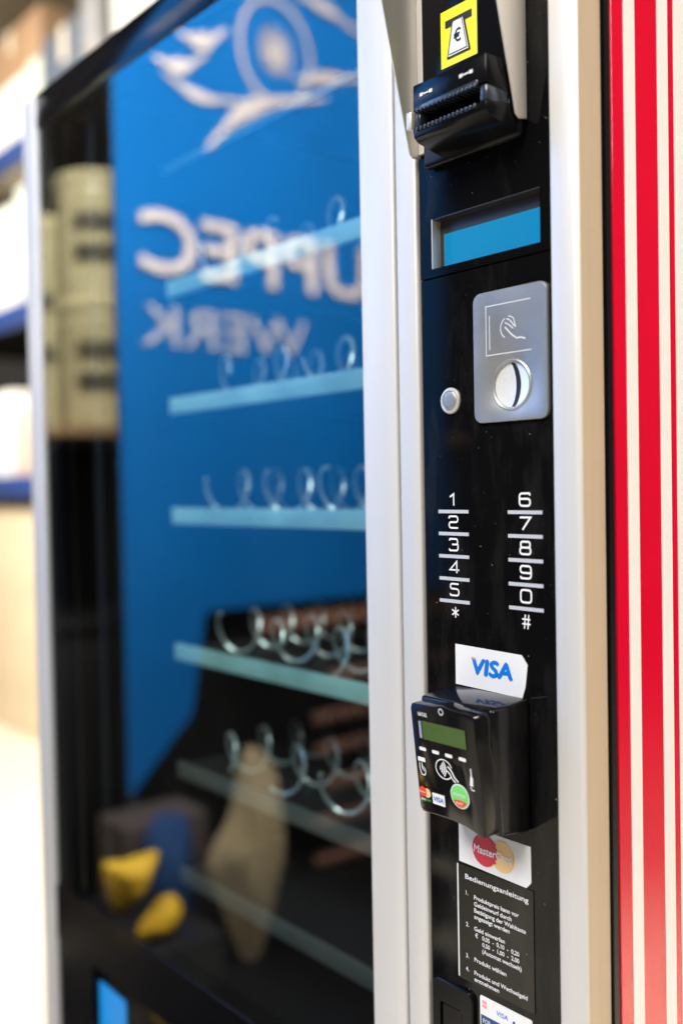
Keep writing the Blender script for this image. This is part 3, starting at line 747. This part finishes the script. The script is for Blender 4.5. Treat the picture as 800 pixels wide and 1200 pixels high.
# cloth: y is negative (in front of the machine); gentle drape in depth, real thickness
ys_ = [-0.70 - 1.22 * i / 24 for i in range(25)]
mb = MB(); rows = 10
def bot(y):
    if y > -0.95: return -0.82 + (-0.70 - y) * 0.95
    return -0.345 - (y + 0.90) * -0.0
def cloth_x(y, z): return BX + 0.006 * math.sin(y * 7 + 0.6 * z)
grid = []
for side_ in (0.0, -0.004):
    for y in ys_:
        for j in range(rows + 1):
            z = bot(y) + (1.80 - bot(y)) * j / rows
            mb.v.append((cloth_x(y, z) + side_, y, z + CZ))
nr = rows + 1; nc = len(ys_)
for i in range(nc - 1):
    for j in range(rows):
        mb.f.append((i * nr + j, i * nr + j + 1, (i + 1) * nr + j + 1, (i + 1) * nr + j))
        o = nc * nr; mb.f.append((o + i * nr + j, o + (i + 1) * nr + j, o + (i + 1) * nr + j + 1, o + i * nr + j + 1))
    o = nc * nr
    mb.f.append((i * nr, (i + 1) * nr, o + (i + 1) * nr, o + i * nr)); mb.f.append((i * nr + rows, o + i * nr + rows, o + (i + 1) * nr + rows, (i + 1) * nr + rows))
for i in (0, nc - 1):
    for j in range(rows):
        o = nc * nr; mb.f.append((i * nr + j, o + i * nr + j, o + i * nr + j + 1, i * nr + j + 1))
cloth = mb.build('cloth', M['banner'], bn, smooth=True)
bfn = lambda y, z: (cloth_x(y, z) + 0.004, y, z + CZ)
text('UPPEC', -1.575, -0.765, 0.585, 0.757, 0, M['bannerprint'], cloth, bold=0.018, fn=bfn, out=(40, 0, 0))
text('WERK', -1.330, -0.765, 0.392, 0.500, 0, M['bannerthin'], cloth, bold=0.0, fn=bfn)
mb = MB()
bfl = lambda y, z, l=0: (cloth_x(y, z) + 0.004 + l, y, z + CZ)
ribbon(mb, circle(-1.235, 1.290, 0.128, 40, 0.150), 0.013, bfl, True)
ribbon(mb, circle(-1.235, 1.290, 0.014, 20, 0.016), 0.020, bfl, True, 0.001)
for k in range(16):
    a = 2 * math.pi * k / 16
    ribbon(mb, [(-1.235 + r * math.cos(a), 1.290 + 1.15 * r * math.sin(a)) for r in (0.022, 0.066)], 0.008, bfl, lift=0.002)
def swoosh(pts, w):
    P = round_path(pts, 0.2, False, 8); n = len(P)
    L, R = [], []
    for i, p in enumerate(P):
        t = (P[min(i + 1, n - 1)] - P[max(i - 1, 0)]).normalized(); nn = Vector((-t.y, t.x))
        ww = w * math.sin(math.pi * (0.06 + 0.88 * i / (n - 1)))
        L.append(bfl(*(p + nn * ww / 2), 0.0025)); R.append(bfl(*(p - nn * ww / 2), 0.0025))
    mb.add(L + R, [(i, i + 1, i + 1 + n, i + n) for i in range(n - 1)])
swoosh([(-0.85, 1.130), (-0.96, 1.085), (-1.13, 1.118)], 0.030)
swoosh([(-0.985, 0.955), (-1.13, 1.115), (-1.42, 1.195)], 0.050)
swoosh([(-1.30, 1.225), (-1.42, 1.255), (-1.66, 1.31)], 0.042)
swoosh([(-0.82, 1.165), (-0.90, 1.150), (-0.99, 1.215)], 0.042)
swoosh([(-0.90, 1.250), (-0.98, 1.240), (-1.06, 1.305)], 0.050)
swoosh([(-1.31, 1.475), (-1.42, 1.475), (-1.62, 1.40)], 0.040)
mb.build('wheel_emblem', M['bannerprint'], cloth)
for y in (-0.735, -1.885):
    MB().tube([(BX - 0.05, y, 0.0), (BX - 0.05, y, 1.83 + CZ)], 0.016, 12).build('pole', M['pole'], bn, smooth=True)
    MB().box(BX - 0.35, BX + 0.2, y - 0.03, y + 0.03, 0.0, 0.02).build('pole_foot', M['pole'], bn, bevel=0.004)
MB().tube([(BX - 0.05, -0.69, 1.79 + CZ), (BX - 0.05, -1.93, 1.79 + CZ)], 0.014, 12).build('crossbar', M['pole'], bn, smooth=True)

# dark cupboard with open shelves behind the banner, carrying the buckets
sh = thing('shelf_unit', 'dark wooden shelf unit mirrored in the glass beside the blue banner', 'shelf unit', (-3.1, -0.9, 0))
MB().box(-3.42, -3.40, -2.4, -0.42, 0.0, 3.4).build('dark_backing', M['darkwood'], sh)  # dark backing added so the area beside the banner mirrors dark
for y in (-2.4, -0.42):
    MB().box(-3.398, -2.72, y - 0.015, y + 0.015, 0.0, 3.4).build('side_board', M['darkwood'], sh)
for z in (0.08, 0.80, 1.45, 3.2):
    MB().box(-3.398, -2.72, -2.384, -0.436, z - 0.015, z + 0.015).build('shelf_board', M['board'] if z == 1.45 else M['darkwood'], sh)
def bucket(x, y, z, r, h, label):
    b = thing('bucket', label, 'bucket', (x, y, z), 'cream buckets on the shelf')
    MB().lathe([(r * 0.90, 0.0), (r * 0.97, h * 0.80), (r * 0.99, h * 0.82), (r * 0.99, h * 0.86), (r * 0.97, h * 0.88), (r * 0.97, h * 0.91)], (x, y, z), 'z', 40).build('tub', M['bucket'], b, smooth=True)
    MB().lathe([(r * 1.02, h * 0.90), (r * 1.04, h * 0.92), (r * 1.04, h * 0.975), (r * 0.99, h * 0.998), (r * 0.6, h)], (x, y, z), 'z', 40).build('lid', M['bucket'], b, bevel=0.0, smooth=True)
    for zz in (0.60, 0.36):
        vs = []; fs = []
        for i in range(13):
            a = math.radians(-10 + i * 6)
            rr = r * (0.925 + 0.07 * zz) + 0.006
            vs += [(x + rr * math.cos(a), y + rr * math.sin(a), z + h * zz - 0.026), (x + rr * math.cos(a), y + rr * math.sin(a), z + h * zz + 0.026)]
        fs = [(2 * i, 2 * i + 2, 2 * i + 3, 2 * i + 1) for i in range(12)]
        MB().add(vs, fs).build('label_print', M['bucketprint'], b)
    return b
bucket(-2.92, -0.915, 1.466, 0.135, 0.395, 'cream bucket with dark print, lower of the stack mirrored beside the banner')
bucket(-2.92, -0.915, 1.862, 0.135, 0.385, 'cream bucket with dark print, on top of the mirrored stack')
bucket(-3.20, -0.80, 1.466, 0.12, 0.70, 'taller cream bucket half hidden behind the mirrored stack')

# black sideboard added to keep the reflection dark, wooden boards and odds and ends below the banner
sb = thing('sideboard', 'black sideboard added below the blue banner to darken the reflection', 'sideboard', (-2.62, -1.4, 0))
MB().box(-2.78, -2.47, -2.35, -0.55, 0.05, 0.90).build('carcass', M['interior'], sb, bevel=0.004)
MB().box(-2.80, -2.455, -2.37, -0.53, 0.902, 0.925).build('top', M['interior'], sb, bevel=0.003)
for y in (-2.2, -0.7):
    MB().box(-2.75, -2.5, y - 0.03, y + 0.03, 0.0, 0.049).build('foot', M['interior'], sb)
pl = thing('board_stack', 'stack of reddish wooden boards leaning low, mirrored at right of the glass', 'boards', (-2.38, -1.65, 0))
for i, (z, y0, y1, t) in enumerate(((-0.40, -1.10, -1.95, 0.045), (-0.58, -1.36, -1.95, 0.03), (-0.70, -1.30, -1.95, 0.03), (-0.80, -1.31, -1.95, 0.028), (-0.91, -1.33, -1.95, 0.028), (-1.02, -1.30, -1.95, 0.028), (-1.14, -1.30, -1.95, 0.028))):
    MB().box(BX + 0.025, BX + 0.045, y1, y0, z - t / 2 + CZ, z + t / 2 + CZ).build('board', M['copper'], pl, bevel=0.003)
for y in (-1.6, -1.92):
    MB().box(BX + 0.000, BX + 0.024, y - 0.02, y + 0.02, 0.0, -0.36 + CZ).build('batten', M['darkwood'], pl)
lt = thing('low_table', 'low black table added opposite the machine to hide the mirrored floor', 'table', (-1.95, -0.9, 0))  # table added to block the bright floor in the reflection
MB().add([(-2.34, -1.55, 0.085), (-1.98, -1.55, 0.085), (-1.98, -1.2, 0.085), (-1.62, -1.2, 0.085), (-1.62, -0.30, 0.085), (-2.34, -0.30, 0.085),
          (-2.34, -1.55, 0.115), (-1.98, -1.55, 0.115), (-1.98, -1.2, 0.115), (-1.62, -1.2, 0.115), (-1.62, -0.30, 0.115), (-2.34, -0.30, 0.115)],
         [(0, 1, 2, 3, 4, 5), (11, 10, 9, 8, 7, 6)] + [(i, i + 6, (i + 1) % 6 + 6, (i + 1) % 6) for i in range(6)]).build('top', M['interior'], lt, bevel=0.004)
for x, y in ((-2.30, -1.51), (-2.02, -1.51), (-2.30, -0.34), (-1.66, -0.34), (-1.66, -1.16)):
        MB().box(x - 0.02, x + 0.02, y - 0.02, y + 0.02, 0.0, 0.0848).build('leg', M['interior'], lt)
TT = 0.116
# tan paper sack: kite-shaped, pillowy
def puffy(outline, x, depth, name, mat, label, cat):
    outline = [tuple(q) for q in round_path(outline, 0.06, True, 4)]
    n = len(outline); cy = sum(p[0] for p in outline) / n; czz = sum(p[1] for p in outline) / n
    mb = MB()
    for t, d in ((0.0, 1.0), (0.4, 0.7), (0.75, 0.35), (1.0, 0.12)):
        s_ = 1 - t
        for y, z in outline: mb.v.append((x + depth * (1 - d), cy + (y - cy) * (1 - (1 - d) * 0.75), czz + (z - czz) * (1 - (1 - d) * 0.75) + CZ))
    for y, z in outline: mb.v.append((x - depth * 0.6, cy + (y - cy) * 0.8, czz + (z - czz) * 0.8 + CZ))
    for i in range(3):
        for k in range(n): mb.f.append((i * n + k, i * n + (k + 1) % n, (i + 1) * n + (k + 1) % n, (i + 1) * n + k))
    for k in range(n): mb.f.append((4 * n + k, 4 * n + (k + 1) % n, (k + 1) % n, k))
    mb.f.append(tuple(range(2 * n + n, 4 * n))); mb.f.append(tuple(range(5 * n - 1, 4 * n - 1, -1)))
    return tag(mb.build(name, mat, None, smooth=True), label, cat)
puffy([(-0.81, -0.60), (-0.90, -0.69), (-0.925, -0.91), (-0.84, -1.152), (-0.79, -1.152), (-0.68, -0.87), (-0.76, -0.79)], -2.0, 0.05, 'paper_sack', M['tan'],
      'tan paper sack with pointed top, mirrored low in the glass', 'sack')
puffy([(-0.61, -0.77), (-0.72, -0.79), (-0.73, -1.152), (-0.60, -1.152), (-0.575, -0.93)], -2.12, 0.05, 'fabric_bag', M['bluebag'], 'dark blue fabric bag mirrored between the amber bundles and the tan sack', 'bag')
puffy([(-0.43, -0.81), (-0.50, -0.835), (-0.585, -0.82), (-0.565, -0.88), (-0.51, -0.941), (-0.46, -0.941)], -2.02, 0.05, 'cloth_bundle', M['yplastic'],
      'larger amber yellow cloth bundle on the black box, mirrored low in the glass', 'cloth')
puffy([(-0.512, -0.846), (-0.545, -0.90), (-0.515, -0.941), (-0.44, -0.941), (-0.425, -0.92), (-0.47, -0.88)], -1.85, 0.035, 'cloth_bundle', M['yplastic'],
      'smaller amber yellow cloth bundle at the front of the black box, mirrored above the sill', 'cloth')
tag(MB().box(-2.13, -1.78, -0.60, -0.40, TT, 0.328).build('storage_box', M['blackmat'], None, bevel=0.006), 'black box under the amber cloth bundles, mirrored low in the glass', 'box')
tag(MB().box(-2.30, -2.15, -0.79, -0.56, TT, TT + 0.345).build('cardboard_box', M['brown'], None, bevel=0.006), 'grey brown cardboard box mirrored behind the amber bundles', 'box')

# ------------------------------------------------------------------ pallet rack in the bright hall behind
rk = thing('storage_rack', 'tall storage rack with blue beams behind the machine at left', 'storage rack', (-5.2, 1.7, 0))
RY = 1.40
for x in (-6.75, -3.96):
    for y in (RY, RY + 0.9):
        pt = MB().box(x - 0.06, x + 0.06, y, y + 0.08, 0.0, 4.3).build('upright', M['rackgrey'], rk, bevel=0.004)
        for z in [0.3 + 0.4 * k for k in range(9)]:
            MB().lathe([(0.018, -0.001), (0.018, 0.004), (0.010, 0.006)], (x + 0.03, y, z + 0.04), 'y', 12).build('bolt', M['board'], pt, smooth=True)
for zt in (3.00, 2.205, 1.355, 4.15):
    for y in (RY, RY + 0.92):
        MB().box(-6.688, -4.022, y + 0.002, y + 0.05, zt - 0.105, zt).build('beam', M['rackblue'], rk, bevel=0.004)
    MB().box(-6.69, -4.02, RY + 0.052, RY + 0.918, zt - 0.03, zt - 0.004).build('deck', M['b_cream'] if zt > 2.5 else M['darkwood'], rk)  # lower decks dark: shade under them put into the colour
def carton(x0, x1, z0, z1, y0, d, mat, label, name='carton', cat='box', tape=True, group='goods on the storage rack'):
    b = thing(name, label, cat, ((x0 + x1) / 2, y0 + d / 2, z0), group)
    MB().box(x0, x1, y0, y0 + d, z0, z1).build('box_body', M[mat], b, bevel=0.006)
    if tape:
        xm = (x0 + x1) / 2
        MB().box(xm - 0.03, xm + 0.03, y0 - 0.0015, y0 - 0.0002, z0 + 0.6 * (z1 - z0), z1).build('tape', M['b_cream'], b)
    return b
RF = RY + 0.06
carton(-5.62, -5.05, 1.352, 1.80, RF, 0.6, 'b_white', 'white carton on the lowest rack deck, far left')
carton(-5.02, -4.66, 1.352, 1.70, RF, 0.6, 'b_pink', 'pinkish carton on the lowest rack deck beside the machine frame')
carton(-4.63, -4.06, 1.352, 1.95, RF, 0.6, 'b_white', 'tall white carton hidden mostly behind the machine')
carton(-5.50, -4.96, 2.202, 2.74, RF, 0.6, 'b_white', 'white carton under the upper blue beam')
carton(-4.93, -4.50, 2.202, 2.80, RF, 0.6, 'b_pale', 'pale greenish carton on the middle rack deck')
carton(-4.47, -4.06, 2.202, 2.70, RF, 0.6, 'b_cream', 'cream carton on the middle rack deck next to the post')
carton(-5.40, -4.78, 3.0, 3.34, RF, 0.6, 'b_white', 'white carton on the top rack deck above the machine corner')
carton(-4.755, -4.60, 3.0, 3.36, RF, 0.6, 'b_pale', 'narrow pale carton on the top rack deck')
carton(-4.58, -4.08, 3.0, 3.40, RF, 0.6, 'b_grey', 'dark blue grey bundle beside the rack post')
carton(-5.40, -4.62, 3.345, 3.62, RF + 0.02, 0.55, 'b_brown', 'brown carton laid on top of the white ones at the upper left corner')
carton(-3.85, -3.45, 2.95, 3.62, RF, 0.6, 'b_white', 'white carton stacked right of the rack post', group=None)
carton(-3.43, -2.85, 2.95, 3.55, RF, 0.6, 'b_cream', 'cream carton right of the rack post above the machine', group=None)
carton(-3.87, -2.80, 0.0, 2.945, RF - 0.02, 0.7, 'b_kraft', 'tall kraft crate behind the machine carrying two cartons', name='crate', cat='crate', tape=False, group=None)
carton(-6.30, -4.30, 0.0, 1.20, RF + 0.02, 0.7, 'b_beige', 'large beige crate standing under the rack', name='crate', cat='crate', tape=False, group=None)
